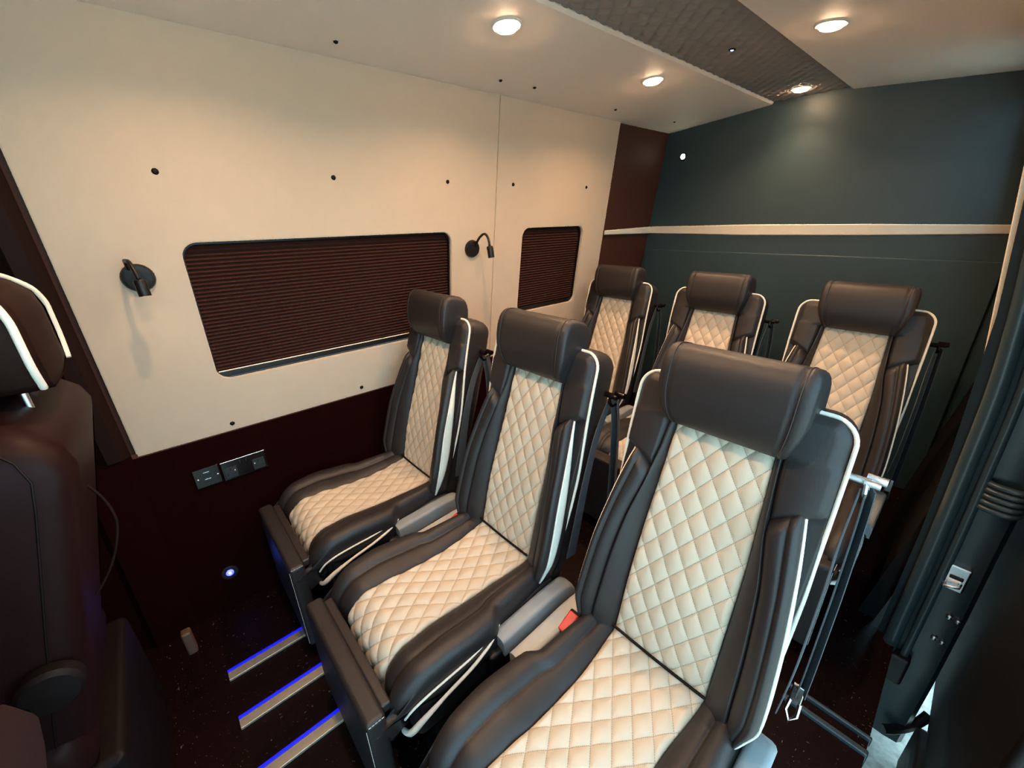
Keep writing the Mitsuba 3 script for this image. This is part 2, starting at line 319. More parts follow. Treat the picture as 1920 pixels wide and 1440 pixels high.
for x, z in ((1.862, .200), (1.853, .098)):
    add(num('trim_5__bolt'), lathe((x, 1.642, z), (0, -1, 0), [(0, .008), (.010, .008), (.013, .005), (.0135, 0)], 14), 'm_chrome', 40)
    add(num('trim_5__bolt'), lathe((x + .020, 1.642, z - .003), (0, -1, 0), [(0, .007), (.010, .007), (.013, .004), (.0135, 0)], 14), 'm_chrome', 40)
for i in range(5):
    z = .690 - .019 * i
    add(num('trim_5__cable_boot_rib'), tube(smooth_path([(1.802, 1.648, z), (1.825, 1.618, z - .003), (1.87, 1.612, z - .002), (1.897, 1.648, z + .008)], 20), .0085, 10), 'm_seal', True)
add('trim_5__lower_bracket', box(1.76, 1.83, 1.60, 1.66, -.14, -.02, .01), 'm_black_satin', 30)
# doorway step and sill
add('trim_6', box(1.58, 1.80, -0.85, 1.16, -0.30, -0.24, .01), 'm_body', 30); struct('trim_6')
add('trim_7', cat(box(1.575, 1.785, 1.148, 1.166, -.05, .012, .004), box(1.575, 1.785, 1.20, 1.212, -.02, .014, .004)), 'm_seal', 30); struct('trim_7')

# ------------------------------------------------------------------ seats
REC = math.radians(16.3)
BU, BN = np.array([0, math.sin(REC), math.cos(REC)]), np.array([0, -math.cos(REC), math.sin(REC)])
ORG = np.array([0, 0, 0.42])
def bp(t, s, n):
    """Backrest space (across, up, towards the sitter) to seat space."""
    t, s, n = np.broadcast_arrays(np.asarray(t, float), np.asarray(s, float), np.asarray(n, float))
    return ORG + t[..., None] * np.array([1.0, 0, 0]) + s[..., None] * BU + n[..., None] * BN
qh = PI_([-.05, 0, .15, .3, .45, .57], [.118, .117, .115, .114, .108, .102])
gh = PI_([-.05, 0, .16, .3, .44, .57], [.176, .172, .165, .152, .126, .116])
wh = PI_([-.05, 0, .06, .2, .34, .42, .50], [.185, .205, .222, .215, .200, .188, .172])
rim = PI_([-.05, 0, .06, .2, .34, .44, .50], [.030, .044, .056, .056, .044, .030, .016])
SEAT = []      # (part name, ply dict)
def part(name, mesh, bsdf, smooth=35, uv=None, label=None):
    SEAT.append((name, mikit.ply(mesh, bsdf, smooth=smooth, uv=uv), label))
def puffs(t, s, amp):
    a, b = t / QW + s / QH, t / QW - s / QH
    return amp * (np.abs(np.sin(np.pi * a)) * np.abs(np.sin(np.pi * b))) ** 0.42
# quilted back panel
nu, nv = 220, 84
S, V = np.meshgrid(np.linspace(-.015, .572, nu), np.linspace(-1, 1, nv), indexing='ij')
Tt = V * qh(S)
edge = np.clip((1 - np.abs(V)) / .10, 0, 1) ** .5
lum = 0.010 * np.exp(-((S - .17) / .13) ** 2)
N = (puffs(Tt + .0212, S + .0045, .0080) + .001) * edge - .003 * (1 - edge) + lum - .002
UVq = np.stack([Tt + .0212, S + .0045], -1)
F = bp(Tt, S, N); B = bp(Tt, S, N * 0 - .02)
part('back_panel', closed_patch(F, B), 'm_cream_quilt', True, np.vstack([UVq.reshape(-1, 2), UVq.reshape(-1, 2) * 0 + .013]), 'cream diamond-quilted centre of the backrest')
for sgn in (-1, 1):
    # inner strip beside the quilt
    S, V = np.meshgrid(np.linspace(-.03, .575, 90), np.linspace(0, 1, 14), indexing='ij')
    t0, t1 = qh(S), gh(S)
    hg = np.clip(rim(np.minimum(S, .5)), 0, 1) * .62 * np.clip((.56 - S) / .12, 0, 1) ** .7 + .006
    N = hg * V ** .8 + .006 * np.sin(np.pi * V) ** .5 - .004 * (V < .01) - .006 * (V > .99)
    part('inner_strip', closed_patch(bp(sgn * (t0 + (t1 - t0) * V), S, N), bp(sgn * (t0 + (t1 - t0) * V), S, N * 0 - .02)), 'm_leather', True)
    # outer bolster lobe with its second seam, wrapping over the rim to the side
    prof_v = np.array([0, .02, .10, .25, .42, .55, .60, .64, .72, .82, .90, .95, 1.0, 1.0, 1.0, .99, .975])
    nn, nvv = 90, len(prof_v)
    F = np.zeros((nn, nvv, 3)); B = F.copy()
    for i, f in enumerate(np.linspace(0, 1, nn)):
        for j, v in enumerate(prof_v):
            top = .440 + .048 * v; s = -.035 + (top + .035) * f
            g, w, r = float(gh(s)), float(wh(s)), float(rim(s))
            hg = r * .62 * min(1, max(0, (.56 - s) / .12)) ** .7 + .003
            lob = [-.004, .001, .006, .009, .009, .006, .0015, .005, .0085, .008, .004, -.002, -.010, -.024, -.040, -.055, -.07]
            endf = min(1, max(0, (1 - f) / .05)) ** .5 * min(1, max(0, f / .05)) ** .5
            n = hg + (r - hg) * min(1, v / .75) + lob[j] * (endf if lob[j] > 0 else 1) - .012 * (1 - endf)
            if j >= 13: n = min(n, r - .01 + lob[j] + .010)
            F[i, j] = bp(sgn * (g + (w - g) * v), s, n)
            B[i, j] = bp(sgn * (g + (w - g) * v) * .93, s, min(n, 0) - .014 if j < 13 else n - .004)
    part('outer_bolster', closed_patch(F, B), 'm_leather', True)
    # shoulder pad
    S0, V = np.meshgrid(np.linspace(0, 1, 40), np.linspace(0, 1, 26), indexing='ij')
    lo = .432 + .050 * V; s = lo + (.668 - lo) * S0
    rc = .045
    to = .2105 - np.where(s > .668 - rc, rc - np.sqrt(np.maximum(rc ** 2 - (s - .668 + rc) ** 2, 0)), 0) - .004 * np.clip((.50 - s) / .08, 0, 1)
    ti = np.where(s < .555, gh(np.minimum(s, .57)) - .003, .060)
    ti = np.where((s >= .555) & (s < .585), gh(.555) - .003 + (0.060 - gh(.555)) * np.clip((s - .57) / .012, 0, 1), ti)
    e = np.minimum(np.minimum(S0 / .10, (1 - S0) / .10), np.minimum(V / .12, (1 - V) / .16)); e = np.clip(e, 0, 1) ** .5
    N = -.006 + .022 * e + .006 * np.sin(np.pi * V)
    t = ti + (to - ti) * V
    part('shoulder_pad', closed_patch(bp(sgn * t, s, N), bp(sgn * t, s, N * 0 - .016)), 'm_leather', True)
# back shell
def outline(inset):
    pts = [(-.165, -.075), (-.19, -.06), (-.198, 0), (-.203, .10), (-.206, .2), (-.211, .3), (-.212, .4), (-.212, .5), (-.211, .58), (-.209, .624)]
    arc = [(-.209 + .05 - .05 * math.cos(a), .624 + .05 * math.sin(a)) for a in np.linspace(.2, math.pi / 2, 7)]
    left = pts + arc; right = [(-x, y) for x, y in left[::-1]]
    mid_ = [(x, .674) for x in (-.08, 0, .08)]; bot = [(x, -.075) for x in (.08, 0, -.08)]
    p = np.array(left + mid_ + right + bot)
    d = np.roll(p, -1, 0) - np.roll(p, 1, 0); nrm = np.stack([d[:, 1], -d[:, 0]], 1); nrm /= np.linalg.norm(nrm, axis=1, keepdims=True)
    return p + nrm * inset
rings = []
for n, ins in [(-.003, .006), (-.006, .002), (-.012, 0), (-.03, 0), (-.06, .001), (-.085, .006), (-.105, .018), (-.116, .036), (-.120, .06)]:
    o = outline(ins); rings.append(bp(o[:, 0], o[:, 1] * 1.0 + (0.0 if n > -.03 else 0.0), np.full(len(o), n)))
part('back_shell', loft(rings), 'm_leather', 50)
# piping: the shoulder line, the bolster line, and the cream lens between
for sgn in (-1, 1):
    pth = [(.05, .6685, .004)] + [(.211 - .045 + .045 * math.sin(a), .668 - .045 + .045 * math.cos(a), .003) for a in np.linspace(0, math.pi / 2, 10)] + \
          [(.2120, .56, .001), (.2125, .48, -.004), (.2125, .40, -.013), (.2135, .32, -.020), (.2125, .24, -.022), (.211, .15, -.018), (.207, .07, -.008), (.196, .0, .008), (.186, -.03, .016)]
    p = smooth_path([bp(sgn * a, b, c) for a, b, c in pth], 90)
    part('shoulder_piping', tube(p, .0042, 8), 'm_piping', True, label='cream piping along the shoulder')
    ss = np.linspace(.478, -.03, 60)
    q = [bp(sgn * (float(wh(s)) + .0015), s, float(rim(s)) - .014) for s in ss]
    part('bolster_piping', tube(q, .0030, 8), 'm_piping', True, label='thin cream piping along the bolster edge')
    ss = np.linspace(.47, -.03, 50); wid = .033 * np.sin(np.pi * np.clip((.47 - ss) / .50, 0, 1) ** 1.25) ** .8 + .001
    V = np.linspace(0, 1, 6)
    F = np.array([[bp(sgn * (float(wh(s)) + .0012 + .0030 * math.sin(math.pi * v)), s, float(rim(s)) - .015 - w * v) for v in V] for s, w in zip(ss, wid)])
    B = F.copy(); B[..., 0] -= sgn * .008
    part('side_insert', closed_patch(F, B), 'm_cream_insert', True, label='pale cream leather insert on the bolster side')
# headrest
def hr_mesh():
    na, nt = 56, 57
    ang = np.linspace(0, 2 * np.pi, na, endpoint=False)
    ts_ = np.concatenate([[-1, -.992, -.975], np.linspace(-.95, .95, 51), [.975, .992, 1]])
    rings = []
    for u in ts_:
        au = abs(u); k = (1 - max(0, (au - .86) / .14) ** 2.6) ** .5 if au > .86 else 1.0
        k = max(k, .02)
        k2 = .72 + .28 * k                      # the end caps stay nearly full and close flat
        groove = .003 * math.exp(-((au - .80) / .012) ** 2) + .002 * math.exp(-((au - .86) / .010) ** 2)
        c, sn = np.cos(ang), np.sin(ang)
        e = 2.0 / 3.4
        nn = np.sign(c) * np.abs(c) ** e; sv = np.sign(sn) * np.abs(sn) ** e
        hs, hn = .0905 * k2, .058 * k2
        if au > .995: hs, hn = hs * .80, hn * .75
        s_ = sv * (hs - groove); n_ = nn * (hn - groove)
        low = np.clip(-sv, 0, 1) ** 2
        n_ = n_ * (1 - .22 * low) + .006 * (1 - sv ** 2) * (nn > 0)
        tw = .1425 * (1 - .16 * low * np.clip((au - .3) / .7, 0, 1))
        n_c = .022 + .012 * (sv)
        rings.append(bp(.007 + np.sign(u) * au * tw, .655 + s_, n_c + n_))
    return loft(rings)
part('headrest', hr_mesh(), 'm_leather', 60)
for sgn in (-1, 1):
    pth = []
    for a in np.linspace(-.9, math.pi + .3, 40):
        e = 2 / 3.4; nn = np.sign(math.cos(a)) * abs(math.cos(a)) ** e; sv = np.sign(math.sin(a)) * abs(math.sin(a)) ** e
        low = max(0, -sv) ** 2
        pth.append(bp(.007 + sgn * .1425 * .83 * (1 - .16 * low * .75), .655 + sv * .0905, .022 + .012 * sv + nn * .058 * (1 - .22 * low) + .006 * (1 - sv * sv) * (nn > 0)))
    part('headrest__stitching', tube(pth, .0014, 6), 'm_leather_plain', True)

# cushion: a path from the crease to the rolled front edge
CY = np.array([(.03, .432), (0, .418), (-.08, .408), (-.18, .405), (-.28, .411), (-.37, .420), (-.425, .419), (-.462, .404), (-.484, .376), (-.490, .335), (-.482, .29)])
cl = np.r_[0, np.cumsum(np.linalg.norm(np.diff(CY, axis=0), axis=1))]
fy, fz = PI_(cl, CY[:, 0]), PI_(cl, CY[:, 1]); LMAX = cl[-1]
def cpt(x, l, h):
    x, l, h = np.broadcast_arrays(np.asarray(x, float), np.asarray(l, float), np.asarray(h, float))
    y, z, dy, dz = fy(l), fz(l), fy.derivative()(l), fz.derivative()(l)
    L_ = np.hypot(dy, dz); ny_, nz_ = dz / L_, -dy / L_
    return np.stack([x, y + ny_ * h, z + nz_ * h], -1)
cq = PI_([0, .05, .2, .33, .45, .58], [.118, .116, .104, .103, .110, .114])
cg = PI_([0, .05, .2, .33, .45, .58], [.158, .160, .165, .170, .172, .170])
cw = PI_([0, .05, .17, .225, .26, .36, .45, .52, .60], [.186, .192, .202, .206, .228, .235, .232, .222, .205])
ch_ = PI_([0, .05, .2, .36, .46, .58], [.004, .016, .024, .024, .018, .010])
nu, nv = 220, 84
Lg, V = np.meshgrid(np.linspace(0.012, LMAX - .005, nu), np.linspace(-1, 1, nv), indexing='ij')
Tt = V * cq(Lg); edge = np.clip((1 - np.abs(V)) / .10, 0, 1) ** .5
H = (puffs(Tt, Lg + .01, .0086) + .001) * edge - .003 * (1 - edge)
UVq = np.stack([Tt, Lg + .01], -1)
part('seat_panel', closed_patch(cpt(Tt, Lg, H), cpt(Tt, Lg, H * 0 - .03)), 'm_cream_quilt', True, np.vstack([UVq.reshape(-1, 2), UVq.reshape(-1, 2) * 0 + .013]), 'cream diamond-quilted centre of the seat cushion')
for sgn in (-1, 1):
    prof = [(0, -.004), (.03, .001), (.15, .005), (.32, .006), (.43, .002), (.47, -.002), (.51, .003), (.6, .009), (.74, .012), (.86, .009), (.94, .002), (.985, -.008), (1.0, -.020), (1.0, -.040), (.995, -.065), (.98, -.09), (.95, -.115)]
    ls = np.linspace(.005, LMAX, 100)
    F = np.zeros((len(ls), len(prof), 3)); B = F.copy()
    for i, l in enumerate(ls):
        q, w, h = float(cq(l)), float(cw(l)), float(ch_(l))
        endf = min(1, max(0, l / .03)) ** .5 * min(1, max(0, (LMAX - l) / .04)) ** .4
        for j, (v, d) in enumerate(prof):
            hh = h * min(1, v / .6) * endf + d
            P = cpt(sgn * (q + (w - q) * v), l, hh if j < 12 else 0)
            if j >= 12:
                P = cpt(sgn * (q + (w - q) * v), l, h * endf - .008)
                dn = (d + .008)
                k = max(0, 1 - max(0, l - .40) / .14)
                P = P + np.array([0, -dn * (1 - k) * .7 * -1, dn * (k + (1 - k) * .25)])
            F[i, j] = P
            Q = cpt(sgn * (q + (w - q) * v) * .9, l, -.03 if j < 12 else 0)
            B[i, j] = Q if j < 12 else P - np.array([sgn * .02, 0, 0])
    part('cushion_bolster', closed_patch(F, B), 'm_leather', True)
    # side pipings and front insert
    up_p = [(.204, .20, .360 + .030), (.226, .26, .392), (.235, .34, .392), (.234, .42, .388), (.228, .47, .372), (.218, .492, .345)]
    P1 = smooth_path([(sgn * (a + .002), -b, c) for a, b, c in up_p], 40)
    lo_p = [(.207, .20, .386), (.231, .26, .374), (.240, .34, .360), (.240, .41, .344), (.236, .455, .325), (.226, .486, .300), (.20, .494, .285)]
    P2 = smooth_path([(sgn * (a + .002), -b, c) for a, b, c in lo_p], 40)
    part('cushion_piping', tube(P1, .0030, 8), 'm_piping', True, label='thin cream piping round the cushion side')
    part('cushion_piping', tube(P2, np.interp(np.arange(40), [0, 6, 24, 34, 39], [.0030, .0045, .0045, .0085, .006]), 8), 'm_piping', True, label='thick cream piping below it')
part('crease_gap', tube(smooth_path([(-.118, -.008, .433), (-.06, -.008, .431), (0, -.008, .430), (.06, -.008, .431), (.118, -.008, .433)], 24), .0034, 8), 'm_black', True)  # black tube paints the dark gap where backrest meets cushion
part('cushion_base', cat(box(-.205, .205, -.462, .03, .20, .385, .02), box(-.222, .222, -.45, -.20, .24, .37, .02)), 'm_leather_plain', 40)
# fold-down calf rest in front
part('calf_rest', box(-.213, .213, -.575, -.527, .055, .398, .013), 'm_leather', 40, label='black upholstered calf-rest panel hanging in front of the cushion')
part('calf_rest__hinge_flap', cat(box(-.19, .19, -.530, -.505, .365, .392, .006)), 'm_leather_plain', 40)
def stitch_line():
    ms = []
    for z in np.arange(.075, .385, .0075): ms.append(tube([(.2120, -.5735, z), (.2120, -.5735, z + .0055)], .0010, 5))
    for y in np.arange(-.568, -.535, .0075): ms.append(tube([(.2125, y, .3945), (.2125, y + .0055, .3945)], .0010, 5))
    return cat(*ms)
part('calf_rest__stitching', stitch_line(), 'm_stitch', True)
# arm bars / recliner covers
def arm_bar(x0, x1, ztop):
    pth = [(-.222, ztop), (-.10, ztop + .006), (-.02, ztop + .010), (.03, ztop + .008), (.060, ztop - .012), (.075, ztop - .05)]
    y = np.array([p[0] for p in pth]); z = np.array([p[1] for p in pth]); d = np.r_[0, np.cumsum(np.hypot(np.diff(y), np.diff(z)))]
    u = np.linspace(0, d[-1], 30); yy, zz = PI_(d, y)(u), PI_(d, z)(u)
    dy, dz = np.gradient(yy), np.gradient(zz); L_ = np.hypot(dy, dz); ny_, nz_ = -dz / L_, dy / L_
    w = x1 - x0
    prof = [(0, -.055), (0, -.010), (.10, -.003), (.28, 0), (.72, 0), (.90, -.003), (1, -.010), (1, -.055)]
    return loft([[(x0 + w * a, yy[i] + ny_[i] * b, zz[i] + nz_[i] * b) for a, b in prof] for i in range(len(yy))])
part('arm_bar', arm_bar(.204, .254, .380), 'm_grey', 40, label='grey plastic bar along the right side')
part('arm_bar', arm_bar(-.280, -.226, .374), 'm_grey_light', 40, label='lighter grey plastic bar along the left side')
part('side_frame', box(.206, .246, -.26, .06, .10, .340, .012), 'm_black_satin', 40)
part('side_frame', box(-.272, -.234, -.24, .06, .10, .330, .012), 'm_black_satin', 40)
# buckle
R = trimesh.transformations.rotation_matrix(math.radians(24), (1, 0, 0))
def bk(m):
    m = xf(m, R); m.apply_translation((-.222, -.052, .388)); return m
part('belt_buckle', cat(bk(box(-.019, .019, -.042, .030, -.022, .0, .006)), tube([(-.222, -.02, .36), (-.222, .02, .31), (-.222, .03, .27)], .012, 8)), 'm_black', 40)
part('belt_buckle__release_button', bk(box(-.0145, .0145, -.036, .022, -.006, .007, .004)), 'm_red', 40, label='red release button')
# belt guide and webbing on the right shoulder
g0 = bp(.212, .560, -.065)
part('belt_guide', cat(cyl(g0 - [.004, 0, 0], g0 + [.030, 0, 0], .008, 14), tube([g0 + [.026, -.018, .006], g0 + [.028, -.024, -.010], g0 + [.028, -.012, -.024], g0 + [.028, .012, -.024], g0 + [.028, .022, -.008], g0 + [.026, .016, .008]], .0045, 8),
                       cyl(g0 + [.022, .012, .004], g0 + [.052, .012, .004], .0085, 14), cyl(g0 + [.022, -.016, .006], g0 + [.046, -.016, .006], .0065, 14)), 'm_black_gloss', 40)
bpath = smooth_path([g0 + [.028, .0, -.012], (.243, g0[1] + .012, .82), (.246, .232, .60), (.246, .240, .45), (.245, .248, .33)], 40)
part('belt_webbing', cat(ribbon(bpath, BN, np.linspace(.034, .050, 40), .003), ribbon(bpath + [.008, .004, 0], BN + np.array([.45, 0, 0]), np.linspace(.026, .04, 40), .003)), 'm_webbing', 40)
bpath2 = smooth_path([g0 + [.020, -.010, -.012], bp(.232, .46, -.038), bp(.236, .34, -.028), bp(.237, .20, -.034), bp(.232, .06, -.05)], 40)
part('belt_webbing', ribbon(bpath2, BN, np.linspace(.022, .040, 40), .003), 'm_webbing', 40)
part('belt_tongue', cat(box(.232, .258, .244, .252, .285, .345, .003), tube([(.236, .248, .29), (.234, .236, .262), (.246, .226, .245), (.258, .236, .258), (.256, .248, .29)], .0050, 8)), 'm_chrome', 40, label='bright metal belt end fitting')
# pedestal
part('pedestal', cat(box(-.17, .17, -.40, .02, .06, .22, .015), box(-.17, -.13, -.42, .10, 0, .07, .008), box(.13, .17, -.42, .10, 0, .07, .008)), 'm_black', 40)

FRONT_Y, REAR_Y = .68, 1.904
SX = [.235, .815, 1.370]
RX = [.25, .815, 1.370]
seat_labels = ['black and cream reclining seat of the front row under the large window',
               'black and cream reclining seat in the middle of the front row, calf rest folded down',
               'large black and cream reclining seat closest to the open doorway, in the front row',
               'black and cream reclining seat of the back row in the corner beside the small window',
               'black and cream reclining seat in the middle of the back row',
               'black and cream reclining seat of the back row nearest the doorway, before the dark wall']
k = 0
for row, (ys, xs) in enumerate(((FRONT_Y, SX), (REAR_Y, RX))):
    for x in xs:
        key = 'reclining_seat' if k == 0 else f'reclining_seat_{k:03d}'
        cnt = {}
        for name, ply, lab in SEAT:
            c = cnt.get(name, 0); cnt[name] = c + 1
            kk = f'{key}__{name}' + (f'_{c:03d}' if c else '')
            scene[kk] = {**ply, 'to_world': T().translate([x, ys, 0])}
            if name == 'belt_guide' and k == 2: scene[kk]['bsdf'] = {'type': 'ref', 'id': 'm_chrome'}
            if lab: labels[kk] = {'label': lab}
        tag(key, seat_labels[k], 'seat', 'reclining seats in two rows of three'); k += 1

# ------------------------------------------------------------------ lamps
def downlight(key, x, y, z, nrm, label, r=LAMP_R, cut=76.0, power=1.0):
    nrm = np.asarray(nrm, float); nrm /= np.linalg.norm(nrm); o = np.array((x, y, z))
    add(key + '__trim_ring', lathe(o - nrm * .002, nrm, [(0, r + .012), (.004, r + .012), (.007, r + .008), (.006, r + .001), (.001, r), (.0, r)], 32), 'm_lamp_trim', 40)
    d = lathe(o, nrm, [(.0025, r), (.008, r * .985), (.013, r * .85), (.0165, r * .5), (.0175, .001)], 32)
    add(key + '__lens', d, 'm_lamp_trim', 40, emitter={'type': 'area', 'radiance': rgb(LAMP)})
    scene[key + '__beam'] = {'type': 'spot', 'intensity': rgb([power * b for b in BEAM]), 'cutoff_angle': cut, 'beam_width': cut / 2, 'to_world': T().look_at(origin=(o + nrm * .019).tolist(), target=(o + nrm).tolist(), up=[0, 1, 0])}
    tag(key, label, 'ceiling light', None)
slope = (0.089, 0, -1)
cz = lambda x: 1.9035 + (x - .09) * .0892
downlight('downlight', .512, 1.01, cz(.512), slope, 'round warm downlight in the left ceiling panel, nearest the top edge of the picture')
downlight('downlight_001', .503, 1.838, cz(.503), slope, 'round warm downlight in the left ceiling panel, nearer the dark rear wall')
downlight('downlight_002', 1.137, 1.79, cz(2 * MID - 1.137), (-.089, 0, -1), 'round warm downlight in the right ceiling panel')
downlight('downlight_003', .824, 2.63, 1.966, (0, 0, -1), 'round warm downlight at the rear end of the dark quilted ceiling strip', cut=54.0, power=0.6)
for i, (x, y) in enumerate([(.512, .18), (1.137, .98), (1.137, .15)]):
    downlight(f'downlight_{i + 4:03d}', x, y, cz(x if x < MID else 2 * MID - x), (slope if x < MID else (-.089, 0, -1)), 'round warm downlight in the ceiling in front of the picture edge')
    labels[f'downlight_{i + 4:03d}']['group'] = 'downlights above the picture edge'
# small lamp on the dark rear wall
add('wall_spot__housing', lathe((.172, 2.802, 1.757), (0, -1, 0), [(0, .024), (.006, .024), (.010, .019), (.010, .014)], 24), 'm_black_satin', 40)
add('wall_spot__lens', lathe((.172, 2.7935, 1.757), (0, -1, 0), [(0, .0165), (.002, .016), (.003, .001)], 24), 'm_lamp_trim', 40, emitter={'type': 'area', 'radiance': rgb((3, 3.1, 2.4))})
tag('wall_spot', 'small round pale spot lamp on the dark rear wall below the ceiling corner', 'spot light')
# blue star LED in the ceiling strip and the blue lamp low on the wall
def led(key, o, nrm, r, rad, label, core=None):
    nrm = np.asarray(nrm, float); nrm /= np.linalg.norm(nrm); o = np.asarray(o, float)
    add(key + '__bezel', lathe(o - nrm * .002, nrm, [(0, r * 2.0), (.003, r * 2.0), (.004, r * 1.5), (.003, r)], 20), 'm_black_satin', 40)
    add(key + '__lens', lathe(o, nrm, [(0, r), (.002, r * .9), (.0035, r * .4), (.0038, .0005)], 20), 'm_lamp_trim', 40, emitter={'type': 'area', 'radiance': rgb(rad)})
    if core: add(key + '__core', lathe(o + nrm * .0034, nrm, [(0, r * .28), (.002, r * .2), (.0025, .0004)], 16), 'm_lamp_trim', 40, emitter={'type': 'area', 'radiance': rgb(core)})
    tag(key, label, 'led light')
led('blue_led', (.828, 1.82, 1.958), (0, 0, -1), .006, (.3, .5, 3), 'tiny blue light in the dark quilted ceiling strip')
led('blue_led_001', (wx(.144) + .006, -.039 + .0, .144), (1, 0, .13), .014, (.001, .008, 1.6), 'bright blue light low on the dark wall below the sockets', (1.5, 2.6, 9))

# reading lamps on the wall
def reading_lamp(key, y, z, arm, head0, head1, label):
    o = np.array((wx(z), y, z))
    add(key + '__base', lathe(o - WN * .003, WN, [(0, .040), (.012, .040), (.018, .036), (.020, .028), (.0205, .0)], 32), 'm_black_satin', 40)
    add(key + '__arm', tube(smooth_path(arm, 30), .0055, 10), 'm_black_satin', True)
    h0, h1 = np.asarray(head0, float), np.asarray(head1, float); ax = (h1 - h0) / np.linalg.norm(h1 - h0); L_ = np.linalg.norm(h1 - h0)
    add(key + '__lamp_head', lathe(h0, ax, [(0, .006), (.002, .0125), (.006, .0145), (L_ - .002, .0145), (L_, .0140), (L_, .0115), (L_ - .008, .011)], 24), 'm_black_satin', 40)
    add(key + '__bulb', lathe(h0 + ax * (L_ - .006), ax, [(0, .0108), (.003, .009), (.004, .001)], 20), 'm_lamp_trim', 40, emitter={'type': 'area', 'radiance': rgb(READ)})
    tag(key, label, 'reading lamp')
b1 = np.array((wx(1.269), -.005, 1.269)); 
reading_lamp('reading_lamp', -.003, 1.270, [b1 + (.015, -.012, .025), b1 + (.04, -.014, .052), b1 + (.075, -.008, .052), b1 + (.098, .0, .022), b1 + (.102, .002, .004)],
             b1 + (.102, .002, .004), b1 + (.108, .004, -.042), 'black gooseneck reading lamp left of the large window, pointing down')
b2 = np.array((wx(1.282), 1.222, 1.282))
reading_lamp('reading_lamp_001', 1.222, 1.282, [b2 + (.016, .012, .008), b2 + (.05, .014, .05), b2 + (.09, .012, .066), b2 + (.125, .006, .045), b2 + (.134, .004, .016)],
             b2 + (.134, .004, .016), b2 + (.142, .006, -.036), 'black gooseneck reading lamp with lit tip between the two windows')

# ------------------------------------------------------------------ sockets on the lower wall
def wall_frame(y, z):
    u = np.array((-.0931 / .70, 0, 1)); u /= np.linalg.norm(u); n_ = np.cross((0, 1, 0), u); n_ = n_ / np.linalg.norm(n_)
    return frame((wx(z) + .004, y, z), (0, 1, 0), u, n_)
M = wall_frame(.112, .5435)
def W(m): return xf(m, M)
add('twin_socket__plate', W(box(-.073, .077, -.037, .037, 0, .007, .003)), 'm_black_gloss', 30)
add('twin_socket__plate_edge', W(box(-.072, .076, .0355, .0385, .003, .0085, .001)), 'm_chrome', 30)
for i, x in enumerate((-.046, .048)):
    kk = num('twin_socket__outlet')
    add(kk, W(cat(box(x - .021, x + .021, -.030, .014, .006, .0085, .001))), 'm_black_satin', 30)
    for a, b, w, h in ((0, .004, .0022, .004), (-.011, -.016, .0035, .002), (.011, -.016, .0035, .002)):
        add(num('twin_socket__outlet%s__pin_hole' % ('' if i == 0 else '_001')), W(box(x + a - w, x + a + w, b - h, b + h, .0075, .0092, 0)), 'm_black', False)
    add(num('twin_socket__switch'), W(box((-.014 if i == 0 else .006), (-.004 if i == 0 else .016), .012, .030, .006, .0115, .002)), 'm_black_gloss', 30)
for x in (-.032, .034):
    add(num('twin_socket__screw'), W(lathe((x, -.004, .006), (0, 0, 1), [(0, .0035), (.002, .0033), (.003, .0015)], 12)), 'm_chrome', 40)
tag('twin_socket', 'glossy black twin power socket with bright top edge, right of the usb plate', 'power socket')
M = wall_frame(-.005, .5475)
add('usb_plate__plate', W(box(-.041, .040, -.037, .037, 0, .007, .003)), 'm_black_gloss', 30)
for z in (.014, -.012):
    add(num('usb_plate__port'), W(box(-.012, .012, z - .006, z + .006, .006, .0085, .001)), 'm_black_satin', 30)
    add(num('usb_plate__port_edge'), W(box(-.010, .008, z + .0050, z + .0066, .0078, .0095, 0)), 'm_chrome', False)
for x in (-.030, .031):
    add(num('usb_plate__screw'), W(lathe((x, -.001, .006), (0, 0, 1), [(0, .0035), (.002, .0033), (.003, .0015)], 12)), 'm_chrome', 40)
tag('usb_plate', 'glossy black square usb plate left of the twin power socket', 'usb socket')

# ------------------------------------------------------------------ floor rails with blue light strip
for i, x in enumerate((.318, .506, .690)):
    key = 'floor_rail' if i == 0 else f'floor_rail_{i:03d}'
    add(key + '__rail', cat(box(x - .010, x + .022, -.128, .16, 0.0, .010, .002)), 'm_alu', 30)
    add(key + '__blue_strip', box(x - .0215, x - .0105, -.128, .16, 0.0, .0105, .001), 'm_led_strip', 30, emitter={'type': 'area', 'radiance': rgb((0.0003, 0.0012, .085))})
    lab = ['aluminium floor rail with a blue glowing edge, farthest from the doorway', 'aluminium floor rail with a blue glowing edge, second from the window wall', 'aluminium floor rail with a blue glowing edge at the bottom edge of the picture', 'aluminium floor rail with a blue glowing edge under the seats', 'aluminium floor rail with a blue glowing edge under the seats']
    tag(key, lab[i], 'floor rail', None)

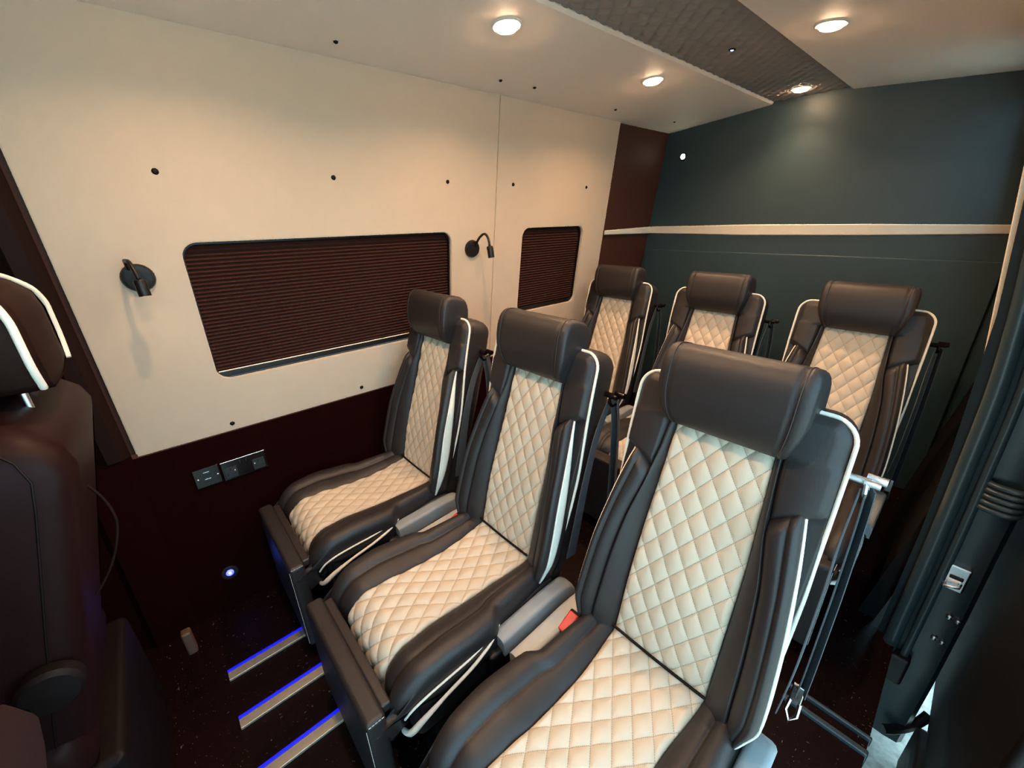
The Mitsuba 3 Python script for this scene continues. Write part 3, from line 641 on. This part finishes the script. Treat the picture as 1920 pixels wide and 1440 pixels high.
# ------------------------------------------------------------------ cab seats (dark, at the left edge)
def pill(x0, x1, y0, y1, z0, z1, r): return box(x0, x1, y0, y1, z0, z1, r)
def cab_seat(key, cx, yr, top, label, bsdf, hw=.25, lean=.26):
    Y = lambda z: yr - lean * max(0, top - .10 - z)
    back = [(.40, .88), (.55, .96), (.75, 1), (top - .14, .99), (top - .09, .965), (top - .055, .92), (top - .03, .86), (top - .012, .76), (top - .002, .60), (top, .4)]
    rnd = lambda z: .075 * max(0, 1 - (top - z) / .085) ** 2
    add(key + '__backrest', loft([[(cx + sx * hw * w, Y(z) + dy * (1 if dy > -.06 else 1) - rnd(z) * (1 if dy > -.06 else -.2), z) for sx, dy in
        ((-1, -.16), (-1, -.10), (-1, -.05), (-.985, -.028), (-.95, -.012), (-.85, 0), (0, .006), (.85, 0), (.95, -.012), (.985, -.028), (1, -.05), (1, -.10), (1, -.16), (.8, -.13), (0, -.11), (-.8, -.13))] for z, w in back]), bsdf, 60)
    add(key + '__backrest_seam', tube([(cx + hw * w, Y(z) - .052 - rnd(z), z) for z, w in back[:-2]], .002, 6), 'm_black', True)
    hz = [(top + .025, .80), (top + .04, .93), (top + .09, 1), (top + .14, 1), (top + .175, .93), (top + .20, .80), (top + .214, .62), (top + .218, .4)]
    hr = lambda z: .05 * max(0, 1 - (top + .218 - z) / .07) ** 2
    add(key + '__headrest', loft([[(cx + sx * .142 * w, yr + dy - (hr(z) if dy > -.05 else -.3 * hr(z)), z) for sx, dy in ((-1, -.09), (-1, -.02), (-.93, .0), (0, .004), (.93, .0), (1, -.02), (1, -.09), (.7, -.12), (-.7, -.12))] for z, w in hz]), 'm_brown', 60)
    for sx in (-1, 1):
        add(num(key + '__headrest_piping'), tube(smooth_path([(cx + sx * (.142 if sx > 0 else .134) * w, yr - (.012 if sx > 0 else -.002) - hr(z), z) for z, w in [(top + .03, .86)] + hz[2:-1]], 30), .0058, 8), 'm_piping', True)
    add(key + '__cushion', box(cx - hw, cx + hw, yr - .68, yr - .15, .36, .50, .05), bsdf, 40)
    add(key + '__seat_base', box(cx - hw + .02, cx + hw - .02, yr - .64, yr - .12, .0, .37, .02), 'm_black', 40)
    for sx in (-1, 1):
        add(num(key + '__headrest_post'), cyl((cx + sx * .06, yr - .05, top - .03), (cx + sx * .06, yr - .05, top + .05), .006, 12), 'm_chrome', 40)
    tag(key, label, 'cab seat')
cab_seat('cab_seat', .475, -.165, 1.115, 'dark cab seat with white piped headrest at the left edge', 'm_cab_leather')
cab_seat('cab_seat_001', 1.18, -.248, .905, 'rounded dark cloth cab seat back in the bottom left corner', 'm_cab_cloth', .24)
add('cab_seat__recliner_knob', lathe((.725, -.31, .645), (1, 0, 0), [(0, .045), (.02, .045), (.028, .038), (.03, 0)], 24), 'm_black', 40)
add('cab_seat__side_cord', tube(smooth_path([(.60, -.185, .95), (.60, -.165, .86), (.60, -.18, .80), (.60, -.24, .70)], 20), .0025, 6), 'm_brown', True)
add('cab_seat__base_cover', box(.315, .345, -.190, -.165, .19, .275, .006), 'm_tan', 30)

# ------------------------------------------------------------------ sliding door, open, standing outside the post
def door_section(y):
    return [(1.948, y, -.34), (1.935, y, -.28), (1.930, y, .30), (1.928, y, .75), (1.912, y, 1.1), (1.885, y, 1.36), (1.825, y, 1.85), (1.875, y, 1.85), (1.945, y, 1.36), (1.978, y, 1.1), (1.995, y, .75), (2.0, y, .30), (2.0, y, -.28), (1.985, y, -.34)]
add('sliding_door__panel', loft([np.array(door_section(1.012)) * [1, 1, 1] , door_section(1.035), door_section(2.24)]), 'm_right_wall', 30)
add('sliding_door__edge_seal', tube([(1.936, 1.008, -.2), (1.934, 1.006, .3), (1.932, 1.006, .75), (1.916, 1.006, 1.1), (1.890, 1.008, 1.36), (1.83, 1.01, 1.8)], .012, 10), 'm_black', True)
add('sliding_door__lower_bracket', box(1.905, 1.99, 1.42, 1.62, -.48, -.26, .02), 'm_black', 30)
add('sliding_door__roller_arm', tube(smooth_path([(1.84, 1.60, -.36), (1.90, 1.66, -.34), (1.935, 1.72, -.30)], 10), .016, 8), 'm_black_satin', 40)
tag('sliding_door', 'dark open sliding door at the right edge, outside the door post', 'sliding door')

# ------------------------------------------------------------------ ground outside
g = trimesh.creation.box(extents=(60, 60, .1)); g.apply_translation((20, 0, -.55))
add('ground', g, 'm_gravel', False); struct('ground')
